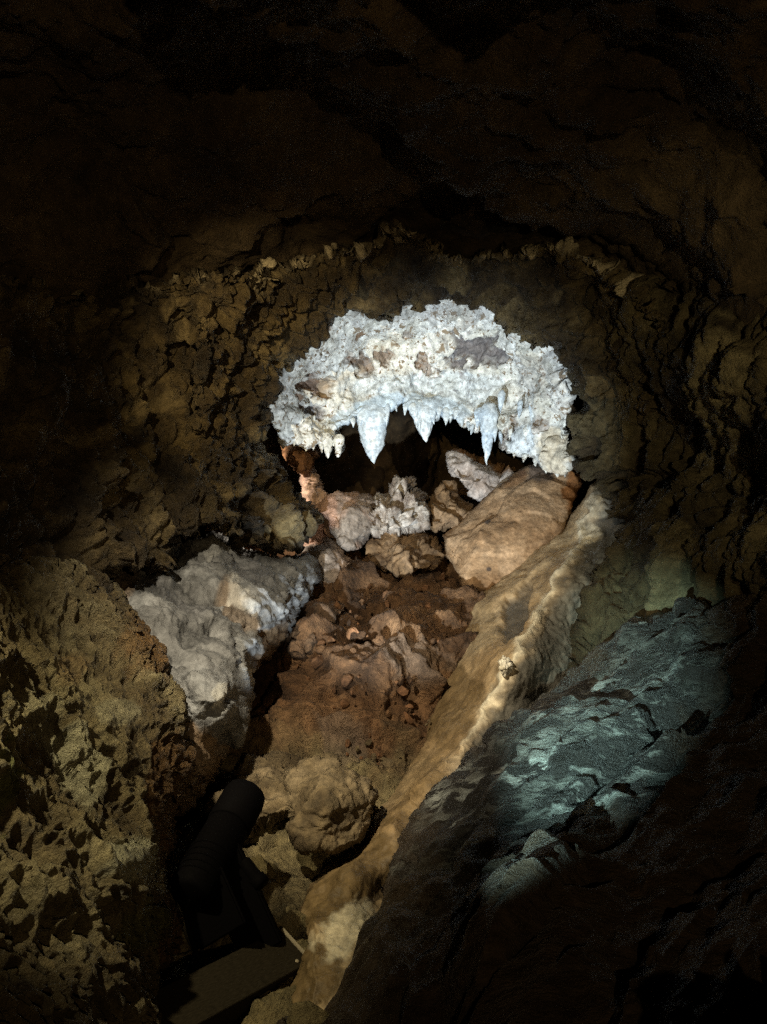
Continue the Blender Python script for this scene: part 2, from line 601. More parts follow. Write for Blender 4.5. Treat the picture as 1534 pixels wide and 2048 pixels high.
M_lower = rock_mat('blue_grey_rock', [(0.035, 0.035, 0.03), (0.11, 0.112, 0.10), (0.27, 0.285, 0.265)], 7.0, 0.48, 1.0, spec=0.6, fine=38, bump_dist=0.035,
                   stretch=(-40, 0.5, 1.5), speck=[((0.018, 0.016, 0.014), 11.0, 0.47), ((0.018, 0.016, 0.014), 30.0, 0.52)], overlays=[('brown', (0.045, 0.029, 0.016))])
M_frontrock = rock_mat('olive_boulder_rock', [(0.065, 0.045, 0.022), (0.13, 0.096, 0.052), (0.21, 0.16, 0.095)], 6.0, 0.85, 0.9, fine=60, bump_dist=0.01,
                       overlays=[('dark', (0.08, 0.055, 0.03))])

# ------------------------------------------------------------------ setting: the cave round everything
def cave_shell():
    n1, n2 = 180, 120
    u = np.linspace(0, 2 * math.pi, n1, endpoint=False); v = np.linspace(0.02, math.pi - 0.02, n2)
    U, W = np.meshgrid(u, v)
    D = np.stack([np.sin(W) * np.cos(U), np.sin(W) * np.sin(U), np.cos(W)], -1).reshape(-1, 3)
    c = np.array([0.0, 2.2, 1.5])
    V = c + D * np.array([3.4, 5.0, 2.2])
    V = V + D * (fbm(V, 0.9, 5) * 0.28)[:, None]
    i = np.arange(n1 * n2).reshape(n2, n1)
    j = np.roll(i, -1, 1)
    q = np.stack([i[:-1], j[:-1], j[1:], i[1:]], -1).reshape(-1, 4)
    top = len(V)
    V = np.concatenate([V, [[0, 2, V[:n1, 2].mean()]], [[0, 2, V[-n1:, 2].mean()]]])
    t1 = np.stack([j[0], i[0], np.full(n1, top)], 1); t2 = np.stack([i[-1], j[-1], np.full(n1, top + 1)], 1)
    me = make_mesh('cave_wall', V, q, np.concatenate([t1, t2]))
    return tag(link_mesh('cave_wall', me, M_dark), 'dark rock wall of the surrounding cave passage', kind='structure')


cave_shell()

# ceiling of the passage
def ceil_disp(V, c):
    return fbm(V, 1.6, 5) * 0.10 + soft_facets(V, 2.5, 1.0) * 0.10 + soft_facets(V, 8.0, 4.0) * 0.025 + fbm(V, 14, 4) * 0.014


o = relief('cave_ceiling', [(-260, -300), (1800, -300), (1800, 760), (1400, 640), (1050, 560), (560, 560), (200, 620), (-260, 700)],
           [(-260, -300, 1.35), (767, -300, 1.35), (1800, -300, 1.35), (0, 100, 2.0), (767, 120, 2.1), (1534, 100, 1.95), (200, 350, 2.5), (760, 330, 2.9),
            (1100, 330, 2.8), (1534, 350, 2.2), (-260, 500, 2.2), (300, 520, 2.85), (760, 480, 3.35), (1100, 520, 3.3), (1500, 600, 2.4)],
           M_dark, ceil_disp, step=5, roll=30, thick=0.2)
tag(o, 'dark brown rock ceiling above the arch', kind='structure')

o = relief('cave_ceiling', [(430, 20), (690, 225), (770, 262), (850, 330), (905, 372), (985, 420), (1070, 462), (1180, 480), (1310, 560), (1400, 660), (1800, 800), (1800, -300), (200, -300)],
           [(430, 20, 1.75), (760, 220, 2.25), (1000, 400, 2.75), (1250, 500, 2.75), (1400, 640, 2.6), (1800, 800, 1.9), (1800, -300, 1.2), (900, -100, 1.5), (1200, 200, 2.1)],
           M_dark, ceil_disp, step=5, roll=60, thick=0.25, jag=(14, 0.012))
tag(o, 'rock ceiling overhang sloping down above the arch', kind='structure')

# chamber behind the fringe of stalactites
def back_disp(V, c):
    return fbm(V, 2.5, 5) * 0.09 + soft_facets(V, 5.0) * 0.05


o = relief('chamber_back_wall', [(430, 640), (1300, 640), (1300, 1250), (430, 1250)],
           [(430, 640, 5.2), (1300, 640, 5.2), (560, 900, 5.0), (700, 900, 5.5), (800, 880, 5.35), (880, 900, 5.95), (950, 880, 5.9), (1150, 900, 5.3), (760, 1050, 5.6), (430, 1250, 5.2), (1300, 1250, 5.2)],
           M_deep, back_disp, step=4, roll=20, thick=0.1)
tag(o, 'shadowed brown back wall behind the stalactites', kind='structure')

# arch over the chamber mouth
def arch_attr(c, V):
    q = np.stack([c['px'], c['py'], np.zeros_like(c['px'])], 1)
    lit_crust = 1.3 * np.exp(-((c['s'] - 6) / 4.5) ** 2) * (c['py'] < 570) * sstep(-0.3, 0.3, fbm(q, 0.02, 3, seed=4.0) + 0.1)  # pale crust along the ridge; its brightness paints in the lit rim
    return {'pale': sstep(0.1, 0.6, fbm(q, 0.012, 4)) * 0.6, 'lit_crust': np.clip(lit_crust, 0, 1)}


def arch_disp(V, c):
    return -0.03 + c['at']['lit_crust'] * 0.02 + fbm(V, 3.0, 4) * 0.06 + knobs(V, 12, 2.0, 0.75) * 0.05 + knobs(V, 27, 5.0, 0.75) * 0.025 + ridged(V, 5, 2, 0.5) * 0.03 + tri_holes(c, 8, 0.06, 0.7, 3.3, .5) + tri_holes(c, 18, 0.022, 0.7, 2.0, .5)


ridge = [(395, 560), (450, 545), (520, 532), (565, 520), (630, 513), (672, 490), (710, 500), (745, 487), (765, 455), (800, 442), (832, 460), (868, 485), (900, 508),
         (940, 515), (985, 503), (1040, 500), (1090, 487), (1130, 492), (1185, 512), (1225, 530), (1290, 585), (1330, 650)]
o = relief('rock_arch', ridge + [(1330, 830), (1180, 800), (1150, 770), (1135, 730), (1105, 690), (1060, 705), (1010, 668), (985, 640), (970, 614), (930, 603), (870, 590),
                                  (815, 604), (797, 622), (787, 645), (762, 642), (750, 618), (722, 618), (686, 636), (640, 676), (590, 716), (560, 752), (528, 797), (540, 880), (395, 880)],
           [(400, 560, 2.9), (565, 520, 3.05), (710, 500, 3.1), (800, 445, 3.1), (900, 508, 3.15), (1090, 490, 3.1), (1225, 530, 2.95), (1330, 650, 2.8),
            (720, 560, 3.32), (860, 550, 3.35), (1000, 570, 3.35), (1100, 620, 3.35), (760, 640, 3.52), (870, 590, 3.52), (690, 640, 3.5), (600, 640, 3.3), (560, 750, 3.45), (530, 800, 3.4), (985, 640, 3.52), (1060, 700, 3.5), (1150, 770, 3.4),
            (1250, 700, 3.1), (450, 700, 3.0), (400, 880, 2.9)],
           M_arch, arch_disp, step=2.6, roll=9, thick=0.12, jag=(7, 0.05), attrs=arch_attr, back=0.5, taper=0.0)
tag(o, 'dark pitted rock arch curving over the white flowstone', 'rock arch')

# left upper wall: deep pitted overhang
def lu_disp(V, c):
    return fbm(V, 2.0, 5) * 0.10 + -0.03 + knobs(V * np.array([1, 1, 0.6]), 11, 2.0, 0.75) * 0.06 + knobs(V, 25, 5.0, 0.75) * 0.028 + ridged(V * np.array([1, 1, 0.5]), 4, 2, 0.5) * 0.05 + tri_holes(c, 6, 0.12, 0.75, 5.0, 0.45, .03, 6) + tri_holes(c, 14, 0.05, 0.7, 2.0, .5)


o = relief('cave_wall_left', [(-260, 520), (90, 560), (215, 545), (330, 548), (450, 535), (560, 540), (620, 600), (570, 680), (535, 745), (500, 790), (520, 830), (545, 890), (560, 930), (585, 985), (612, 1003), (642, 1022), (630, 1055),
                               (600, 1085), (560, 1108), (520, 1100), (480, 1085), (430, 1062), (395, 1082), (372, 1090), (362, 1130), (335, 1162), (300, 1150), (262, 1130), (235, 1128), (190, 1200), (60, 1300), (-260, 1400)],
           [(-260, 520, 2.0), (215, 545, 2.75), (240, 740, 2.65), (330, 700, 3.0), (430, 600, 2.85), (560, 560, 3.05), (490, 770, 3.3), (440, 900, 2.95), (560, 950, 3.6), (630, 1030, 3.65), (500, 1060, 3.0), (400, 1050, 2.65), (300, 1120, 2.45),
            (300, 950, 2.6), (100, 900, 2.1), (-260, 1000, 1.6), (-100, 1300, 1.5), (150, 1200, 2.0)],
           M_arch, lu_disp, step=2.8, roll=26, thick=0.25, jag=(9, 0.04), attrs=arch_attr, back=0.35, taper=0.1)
tag(o, 'dark honeycombed rock wall hanging over the grey rock', kind='structure')

# right wall
def rw_attr(c, V):
    px, py = c['px'], c['py']
    return {'pale': spots_mask(px, py, [(1215, 860, 75, 110, 20, .8), (1445, 780, 55, 150, 8, .8), (1250, 700, 60, 90, 30, .3), (1355, 1150, 25, 120, 5, .6), (1180, 1000, 60, 60, 0, .5), (1510, 1000, 30, 120, 0, .4)], 3.0, 0.5, 0.02),  # pale patches put the lit folds of this wall into its colour
            'dark': spots_mask(px, py, [(1175, 895, 22, 24, 0, .9), (1260, 900, 20, 60, 10, .9), (1230, 965, 30, 25, 20, .8), (1200, 955, 14, 12, 0, .8), (1210, 1010, 20, 12, 40, .9), (1250, 1045, 30, 15, 0, .8), (1155, 810, 14, 20, 0, .9), (1320, 960, 40, 26, 0, .8)], 8.0, 0.4, 0.03)}


def rw_disp(V, c):
    q = turned(V, 100, 0.5, 1.3)
    u = surf(c, 0, 1.1, .6, .02, 8)
    return fbm(V, 2.0, 5) * 0.08 + ridged(V * np.array([1, 1, 0.3]), 4, 2, 0.5) * 0.03 + knobs(V * np.array([1, 1, 0.5]), 14, 2.0, 0.75) * 0.035 + knobs(V, 30, 5.0, 0.75) * 0.016 - 0.09 * c['at']['dark'] + holes(u, 8, 0.08, .7, 1.0, .4) + holes(u, 18, 0.035, 0.7, 2.0, .5)


o = relief('cave_wall_right', [(1060, 640), (1110, 688), (1135, 735), (1150, 775), (1148, 815), (1138, 840), (1150, 870), (1148, 905), (1165, 950), (1185, 965), (1205, 985), (1225, 1030), (1245, 1075), (1225, 1130), (1200, 1180), (1170, 1230), (1150, 1275),
                                (1125, 1320), (1090, 1390), (1100, 1480), (1800, 1480), (1800, 560), (1400, 560), (1330, 600), (1200, 560), (1100, 560)],
           [(1060, 640, 3.5), (1150, 780, 3.5), (1150, 900, 3.45), (1220, 1030, 3.3), (1240, 1090, 3.1), (1180, 1230, 2.8), (1100, 1400, 2.55), (1250, 880, 3.15), (1300, 1000, 2.95), (1330, 1250, 2.6), (1360, 1100, 2.5), (1400, 900, 2.75), (1450, 780, 2.4),
            (1420, 600, 2.6), (1200, 600, 3.2), (1800, 560, 1.7), (1800, 1480, 1.9), (1450, 1350, 2.45), (1534, 1000, 2.1)],
           M_right, rw_disp, step=3, roll=18, thick=0.2, jag=(6, 0.05), attrs=rw_attr, back=0.4, taper=0.0)
tag(o, 'dim olive-brown rock wall right of the chamber mouth', kind='structure')

# floor: rubble and red earth falling towards the viewer
FLOOR_PTS = [(560, 1060, 4.9), (760, 1060, 4.7), (900, 1040, 4.7), (1150, 1000, 4.6), (620, 1130, 4.1), (760, 1130, 3.95), (900, 1130, 3.95), (600, 1200, 3.5), (760, 1200, 3.45), (920, 1200, 3.5), (650, 1260, 3.1), (760, 1260, 3.05), (880, 1260, 3.15),
             (560, 1350, 3.0), (680, 1350, 2.85), (800, 1350, 2.85), (880, 1380, 2.95), (500, 1480, 2.7), (650, 1460, 2.72), (780, 1480, 2.65), (850, 1500, 2.65), (460, 1600, 2.3), (600, 1620, 2.3), (760, 1600, 2.4), (520, 1700, 2.02), (640, 1720, 2.0), (420, 1800, 1.85), (560, 1800, 1.8),
             (480, 1950, 1.62), (400, 2100, 1.45), (620, 2000, 1.5), (300, 1900, 1.8), (1100, 1300, 3.3), (1000, 1500, 2.9)]


def floor_attr(c, V):
    px, py = c['px'], c['py']
    q = np.stack([px, py, np.zeros_like(px)], 1)
    return {'olive': sstep(1450, 1580, py + 60 * fbm(q, 0.01, 3)) * 0.95,
            'grey': spots_mask(px, py, [(820, 1320, 90, 40, 10, .6), (680, 1480, 50, 40, 0, .6)], 5.0, 0.5, 0.02)}


def floor_disp(V, c):
    m = 1 - sstep(1480, 1600, c['py'])
    return fbm(V, 3.0, 5) * 0.07 + soft_facets(V, 4.5, 2.0, 0.12) * 0.10 * (0.3 + 0.7 * m) + soft_facets(V, 12, 7.0, 0.12) * 0.026 + facets(V, 26, 3.0) * 0.004 + fbm(V, 20, 3) * 0.009 + fbm(V, 60, 3) * 0.004


floor = relief('cave_floor', [(420, 1010), (1250, 960), (1300, 1400), (950, 1560), (760, 1800), (640, 2000), (600, 2250), (180, 2250), (250, 1850), (350, 1650), (430, 1500), (420, 1300)],
               FLOOR_PTS, M_earth, floor_disp, step=2.2, roll=14, thick=0.1, attrs=floor_attr, back=0.4)
tag(floor, 'rubbly red-brown earth floor of the chamber', kind='structure')

# left grey limestone bulge
def grey_attr(c, V):
    px, py = c['px'], c['py']
    return {'rust': spots_mask(px, py, [(540, 1290, 50, 25, -55, .8), (480, 1220, 26, 60, -30, .5), (400, 1520, 70, 60, 30, .8), (250, 1150, 30, 40, 0, .5)], 1.0, 0.4, 0.03),
            'pale': spots_mask(px, py, [(445, 1385, 20, 26, 0, .9), (445, 1410, 12, 20, 0, .9), (500, 1350, 40, 14, 40, .7), (480, 1190, 14, 40, -40, .5), (425, 1090, 40, 16, 10, .3)], 4.0, 0.4, 0.04),  # the ellipses on the lower lobe paint in its highlight
            'dark': spots_mask(px, py, [(500, 1150, 40, 25, 20, .5), (380, 1200, 80, 20, 35, .35)], 6.0, 0.5, 0.03)}


def grey_disp(V, c):
    q = turned(V, -40, 0.5, 1.4)
    u = surf(c, -20, 1.2, 0.6, 0.01, 14)
    sm = np.clip(spots_mask(c['px'], c['py'], [(445, 1420, 75, 100, 0, 1)], 0, 0.1), 0, 1)
    return fbm(V, 4, 4) * 0.03 + (1 - 0.85 * sm) * (holes(u, 34, 0.011, 0.7, 0, .5) + holes(u, 70, 0.006, 0.7, 2.0, .7) + fbm(q, 16, 5, .58) * 0.014) + soft_facets(V, 6, 0.0, 0.12) * 0.03 + fbm(V, 14, 3) * 0.006 + sm * knobs(V, 22) * 0.006


o = relief('grey_rock', [(215, 1130), (245, 1125), (300, 1140), (340, 1120), (375, 1085), (400, 1078), (425, 1063), (445, 1070), (470, 1078), (490, 1100), (530, 1106), (560, 1112), (590, 1108), (625, 1115), (637, 1150), (628, 1185), (605, 1215), (595, 1245), (572, 1275), (545, 1305),
                         (522, 1325), (508, 1350), (510, 1385), (500, 1420), (490, 1455), (486, 1478), (465, 1492), (450, 1520), (430, 1560), (380, 1600), (250, 1560), (170, 1400), (160, 1200)],
           [(215, 1130, 2.5), (340, 1120, 2.65), (425, 1065, 2.9), (500, 1105, 3.05), (600, 1110, 3.25), (635, 1150, 3.2), (570, 1200, 2.85), (590, 1250, 2.85), (480, 1200, 2.6), (380, 1200, 2.45), (300, 1200, 2.3), (520, 1310, 2.55), (440, 1300, 2.25),
            (350, 1300, 2.15), (445, 1400, 2.05), (500, 1400, 2.25), (400, 1450, 2.03), (470, 1480, 2.2), (400, 1560, 2.05), (250, 1450, 2.1), (170, 1250, 2.2)],
           M_grey, grey_disp, step=2.2, roll=55, thick=0.36, jag=(5, 0.05), attrs=grey_attr, back=0.45)
tag(o, 'pale grey pitted limestone bulge with a glossy rounded lower lobe', 'rock')

# left lower wall
def ll_attr(c, V):
    px, py = c['px'], c['py']
    return {'rust': np.maximum(spots_mask(px, py, [(300, 1290, 60, 70, 20, .8), (350, 1600, 50, 150, 0, .8), (340, 1880, 30, 90, 0, .9), (160, 1330, 40, 40, 0, .4), (380, 1530, 35, 70, -20, .7)], 1.0, 0.5, 0.02), 0),
            'pale': spots_mask(px, py, [(170, 1520, 40, 100, -20, .7), (265, 1730, 70, 45, 40, .9), (100, 1420, 50, 60, 0, .4), (230, 1420, 40, 30, 0, .4)], 4.0, 0.5, 0.02),
            'moss': spots_mask(px, py, [(10, 1560, 30, 70, 0, .7), (290, 1850, 40, 60, 30, .5)], 6.0, 0.5, 0.03)}


def ll_disp(V, c):
    q = surf(c, 15, 1.1, 0.72, 0.012, 14)
    w3 = np.stack([q[0], q[1], V[:, 1] * 0.3], 1)
    sm = spots_mask(c['px'], c['py'], [(275, 1740, 60, 40, 40, 1), (230, 1420, 70, 40, 20, .8)], 0, 0.1)
    return fbm(V, 2.5, 4) * 0.06 + (1 - 0.85 * sm) * (holes(q, 12, 0.035, 0.7, 4.0, 0.35) + holes(q, 24, 0.022, 0.7, 1.0, 0.5) + 0.012 + holes(q, 33, 0.026, 0.8, 9.0, 0.9) + holes(q, 62, 0.010, 0.8, 2.0) + fbm(w3, 7, 3) * 0.02 + holes(q, 44, 0.012, 0.75, 5.0, 0.7)) + fbm(V, 34, 3, 0.5) * 0.004


o = relief('cave_wall_left', [(-260, 1080), (60, 1120), (180, 1130), (235, 1170), (275, 1215), (320, 1265), (350, 1310), (375, 1370), (385, 1430), (398, 1480), (405, 1540), (385, 1600), (360, 1640), (352, 1700), (338, 1745), (345, 1790), (355, 1840), (366, 1880), (360, 1930), (345, 1990), (330, 2060), (320, 2300), (-260, 2300)],
           [(-260, 1080, 1.5), (60, 1120, 1.9), (235, 1170, 2.1), (350, 1310, 2.0), (385, 1450, 1.9), (200, 1350, 1.75), (50, 1350, 1.55), (-260, 1500, 1.15), (100, 1550, 1.45), (250, 1550, 1.6), (380, 1550, 1.8), (340, 1740, 1.6), (270, 1730, 1.45), (100, 1800, 1.2), (-260, 1900, 0.95),
            (360, 1880, 1.6), (250, 1950, 1.3), (320, 2300, 1.3), (0, 2300, 0.9)],
           M_olive, ll_disp, step=2.3, roll=80, thick=0.34, jag=(14, 0.025), attrs=ll_attr, back=0.4)
tag(o, 'olive honeycombed rock wall beside the spotlight', kind='structure')

# lower right rock
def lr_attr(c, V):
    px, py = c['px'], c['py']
    m = spots_mask(px, py, [(1100, 1540, 300, 150, -33, 1.0), (1350, 1300, 130, 110, -30, .95), (720, 1850, 60, 60, 0, .4)], 2.0, 0.5, 0.006)  # lit patch; darker brown outside it paints the edge of the light pool
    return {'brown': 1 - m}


def lr_disp(V, c):
    q = bedded(V + fbm(V, 5, 3)[:, None] * 0.03, 40, 0.5, 1.25)
    u = (q[:, 0] * 1.4, q[:, 1])
    return fbm(V, 1.8, 4) * 0.07 + ridged(q, 4, 3, 0.5) * 0.030 + soft_facets(q, 6, 5.0, 0.12) * 0.045 + soft_facets(q, 15, 2.0, 0.15) * 0.012 + fbm(q, 16, 3) * 0.007


o = relief('cave_wall_lower_right', [(735, 1830), (760, 1760), (790, 1690), (830, 1630), (865, 1590), (930, 1530), (985, 1480), (1060, 1425), (1120, 1360), (1180, 1310), (1250, 1250), (1310, 1235), (1370, 1215), (1420, 1230), (1500, 1200), (1800, 1180), (1800, 2350), (380, 2350), (520, 2100), (600, 1990), (650, 1905)],
           [(735, 1830, 1.6), (830, 1630, 1.85), (985, 1480, 2.1), (1120, 1360, 2.3), (1250, 1250, 2.45), (1400, 1225, 2.3), (1100, 1520, 1.8), (1200, 1650, 1.5), (950, 1650, 1.68), (1350, 1450, 1.85), (1534, 1500, 1.6), (1800, 1300, 1.5), (900, 1800, 1.42), (1300, 1850, 1.15), (1800, 2000, 0.9), (700, 1950, 1.4), (380, 2350, 1.05), (1100, 2350, 0.85)],
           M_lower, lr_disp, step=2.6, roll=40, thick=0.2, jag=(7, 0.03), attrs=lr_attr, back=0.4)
tag(o, 'rough blue-grey bedrock slope in the lower right', kind='structure')

# tan flowstone ledge with a crest
def ledge_attr(c, V):
    px, py = c['px'], c['py']
    # side of the crest
    cr = np.array([(1190, 985), (1155, 1080), (1130, 1140), (1085, 1210), (1050, 1285), (1010, 1350), (975, 1420), (930, 1490), (860, 1580), (780, 1665), (700, 1745), (640, 1830)], float)
    xs = np.interp(py, cr[:, 1], cr[:, 0])
    q = np.stack([px, py, np.zeros_like(px)], 1)
    w = px - xs + 14 * fbm(q, 0.03, 3)
    c['w'] = w
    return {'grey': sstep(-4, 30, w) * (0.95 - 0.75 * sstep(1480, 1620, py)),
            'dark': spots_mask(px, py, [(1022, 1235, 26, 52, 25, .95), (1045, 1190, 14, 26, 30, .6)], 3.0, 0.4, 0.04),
            'rust': np.maximum(spots_mask(px, py, [(890, 1420, 70, 90, 20, .75), (950, 1250, 40, 80, 15, .45), (800, 1580, 110, 80, -40, .7), (690, 1760, 150, 100, -40, .95), (620, 1950, 90, 90, 0, .95)], 5.0, 0.5, 0.02), 0),  # brown tint; at the lower end it also darkens away lamp spill
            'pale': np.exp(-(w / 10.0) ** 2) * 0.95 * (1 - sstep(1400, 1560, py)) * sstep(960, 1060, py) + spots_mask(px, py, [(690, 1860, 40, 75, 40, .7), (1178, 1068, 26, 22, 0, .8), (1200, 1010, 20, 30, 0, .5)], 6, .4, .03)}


def ledge_disp(V, c):
    g = c['at']['grey']
    far = 1 - sstep(1400, 1550, c['py'])
    return fbm(V, 3, 4) * 0.016 + fbm(V, 18, 4) * 0.005 - 0.03 * c['at']['dark'] + g * far * (knobs(V, 13, 2.0) * 0.022 + knobs(V, 30, 1.0) * 0.008 - 0.01) * (1 - sstep(1200, 1340, c['py'])) + 0.016 * np.exp(-np.abs(c['w']) / 12.0) + (1 - g) * soft_facets(V, 5, 4.0) * 0.018 + fbm(V, 60, 3) * 0.002


ledge = relief('flowstone_ledge', [(1190, 958), (1160, 1010), (1130, 1050), (1095, 1078), (1060, 1102), (1020, 1132), (990, 1155), (950, 1185), (930, 1215), (920, 1262), (905, 1330), (880, 1385), (862, 1440), (835, 1500), (800, 1560), (760, 1615), (735, 1660), (690, 1705), (640, 1745), (612, 1780), (600, 1830), (618, 1890),
                                    (570, 1990), (560, 2150), (700, 2150), (860, 1800), (1000, 1600), (1150, 1450), (1300, 1250), (1310, 1080), (1250, 1000), (1215, 980)],
              [(1190, 965, 3.75), (1130, 1050, 3.75), (1060, 1102, 3.7), (990, 1155, 3.62), (930, 1215, 3.45), (920, 1262, 3.3), (905, 1330, 3.1), (880, 1400, 2.9), (835, 1500, 2.65), (760, 1615, 2.35), (690, 1705, 2.05), (620, 1780, 1.85),
               (1190, 1000, 3.55), (1130, 1140, 3.1), (1050, 1285, 2.68), (1005, 1350, 2.52), (930, 1490, 2.28), (860, 1580, 2.1), (780, 1665, 1.92), (700, 1745, 1.75), (640, 1850, 1.6), (600, 1990, 1.45),
               (1060, 1180, 3.2), (980, 1280, 2.95), (930, 1400, 2.68), (1200, 1100, 3.32), (1230, 1070, 3.4), (1150, 1260, 2.98), (1080, 1400, 2.65), (980, 1520, 2.36), (860, 1650, 2.05), (760, 1780, 1.78), (640, 2100, 1.35), (1300, 1250, 2.75), (1000, 1600, 2.1)],
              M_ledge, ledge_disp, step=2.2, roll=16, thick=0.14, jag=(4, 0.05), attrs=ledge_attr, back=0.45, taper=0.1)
tag(ledge, 'tan flowstone ledge with a sharp crest running down beside the rubble', 'flowstone')

# ------------------------------------------------------------------ white flowstone with its stalactites
LIP = [(550, 852), (555, 888), (568, 895), (587, 882), (612, 898), (626, 882), (640, 890), (655, 914), (664, 898), (676, 913), (685, 893), (676, 875), (669, 863), (678, 857), (710, 838), (722, 824), (760, 822), (782, 812), (804, 797), (815, 809), (830, 828), (850, 832), (872, 838),
       (878, 826), (893, 838), (913, 829), (928, 842), (941, 852), (952, 860), (975, 868), (998, 862), (1003, 880), (1010, 898), (1030, 906), (1048, 915), (1066, 922), (1082, 930), (1094, 941), (1112, 948), (1134, 948), (1146, 925), (1142, 880)]
WHITE_TOP = [(1134, 848), (1139, 815), (1148, 779), (1156, 764), (1140, 768), (1130, 733), (1108, 690), (1060, 640), (1010, 580), (870, 540), (760, 560), (680, 600), (620, 660), (560, 720), (545, 760), (522, 797), (540, 830)]


def white_attr(c, V):
    px, py = c['px'], c['py']
    q = np.stack([px, py, np.zeros_like(px)], 1)
    return {'brown': spots_mask(px, py, [(645, 772, 36, 20, 5, .95), (728, 735, 20, 22, 30, .8), (775, 722, 20, 12, 0, .8), (845, 725, 14, 26, -10, .7), (1020, 860, 20, 30, 20, .6), (980, 840, 14, 18, 0, .6), (815, 668, 9, 8, 0, .6), (1085, 850, 14, 20, 0, .5), (700, 720, 14, 12, 0, .5)], 2.0, 0.85, 0.045),
            'dark': spots_mask(px, py, [(940, 700, 52, 34, -8, .92), (985, 718, 34, 18, 15, .75), (637, 818, 26, 14, 10, .85), (905, 715, 20, 14, 0, .6), (870, 612, 190, 34, 0, .32), (1085, 750, 60, 60, 0, .28), (600, 770, 60, 50, -30, .2)], 5.0, 0.75, 0.04),
            'cream': spots_mask(px, py, [(1112, 900, 42, 50, 0, .9), (700, 765, 50, 30, 0, .35), (1000, 790, 40, 30, 0, .35)], 7.0, 0.4, 0.03),
            'blue': np.clip(spots_mask(px, py, [(760, 812, 60, 22, -5, .9), (850, 812, 70, 26, 5, .8), (700, 835, 40, 22, -20, .7), (905, 825, 40, 16, 10, .7), (1050, 880, 40, 30, 0, .4), (800, 775, 110, 30, 0, .45), (930, 780, 80, 40, 0, .4)], 4.0, 0.3, 0.03), 0, 1)}


def white_disp(V, c):
    at = c['at']
    lip = np.maximum(at['blue'], 0.6 * at['cream'])
    hollow = sstep(0.3, 0.8, np.maximum(at['brown'], at['dark']))
    rgh = 0.12 + 0.62 * sstep(-0.35, 0.45, fbm(V, 4.5, 3, seed=9.0))
    return fbm(V, 3.5, 3) * 0.075 + billow(V, 9, 2) * 0.012 + (1 - lip) * rgh * (knobs(V, 17, 1.0) * 0.026 + knobs(V, 40, 3.0) * 0.014 + holes(surf(c, 0, 1, 1, .01, 12), 22, 0.03, 0.6, 3.0, .5) + fbm(V, 50, 3) * 0.005) \
        + at['cream'] * knobs(V, 16, 2.0) * 0.03 - hollow * 0.04 + hollow * soft_facets(V, 22) * 0.03


white = relief('white_flowstone', LIP[::-1] + [(545, 845)] + WHITE_TOP[::-1],
               [(870, 560, 3.78), (680, 620, 3.78), (1040, 620, 3.78), (560, 740, 3.8), (525, 797, 3.75), (600, 800, 4.0), (560, 880, 3.9), (660, 900, 4.05), (700, 740, 4.22), (740, 810, 4.25), (850, 690, 4.28), (860, 770, 4.4), (860, 805, 4.3), (940, 830, 4.25), (980, 740, 4.2), (980, 860, 4.1), (1080, 760, 3.95), (1060, 900, 3.95), (1110, 920, 3.8), (1145, 850, 3.72), (1150, 770, 3.65)],
               M_white, white_disp, step=1.5, roll=12, thick=0.07, jag=(3.5, 0.07), attrs=white_attr, back=0.28, taper=0.05)
tag(white, 'bright white popcorn flowstone with brown patches hanging under the arch', 'flowstone')


def stalactite(base_px, base_py, tip_px, tip_py, width, d, flat=0.75, seed=0, mat=None, bulge=1.0, kn=0.0018):
    """tapered dripstone hanging from the lip; root buried in the lip"""
    A = p1(base_px, base_py, d + 0.06); B = p1(tip_px, tip_py, d + 0.02)
    n1, n2 = 26, 34
    r0 = width * d / FPX / 2
    ts = np.linspace(0, 1, n2)
    V = []
    for t in ts:
        sh = 0.35 + 0.65 * math.sin(min(1, t / 0.22) * math.pi / 2)
        prof = (1 - t ** 1.5) ** (1.0 / bulge) * (1 + 0.06 * math.sin(t * 7 + seed)) * sh + 0.012 * (1 - t)
        c = A + (B - A) * t
        for k in range(n1):
            a = 2 * math.pi * k / n1
            V.append(c + r0 * prof * (math.cos(a) * RIGHT + flat * math.sin(a) * np.array([0, 1, 0])))
    V = np.array(V)
    V += np.stack([fbm(V, 20, 4, seed=seed), fbm(V, 20, 4, seed=seed + 5), 0.5 * fbm(V, 20, 3, seed=seed + 9)], 1) * (0.07 * r0 + 0.0008)
    V[:, :2] += (np.stack([perlin(V * np.array([55, 55, 9]) + seed), perlin(V * np.array([55, 55, 9]) + seed + 4)], 1) * (0.06 * r0))
    cen = A + np.outer(np.repeat(ts, n1), B - A)
    rad = V - cen
    rad /= np.maximum(np.linalg.norm(rad, axis=1, keepdims=True), 1e-9)
    V += rad * (knobs(V, 45, seed) * kn)[:, None]
    i = np.arange(n1 * n2).reshape(n2, n1); j = np.roll(i, -1, 1)
    q = np.stack([i[:-1], i[1:], j[1:], j[:-1]], -1).reshape(-1, 4)
    V = np.concatenate([V, [A], [B]])
    t1 = np.stack([i[0], j[0], np.full(n1, n1 * n2)], 1); t2 = np.stack([j[-1], i[-1], np.full(n1, n1 * n2 + 1)], 1)
    org = A
    me = make_mesh('stalactite', V - org, q, np.concatenate([t1, t2]))
    return link_mesh('stalactite', me, mat or M_calcite, white, org)


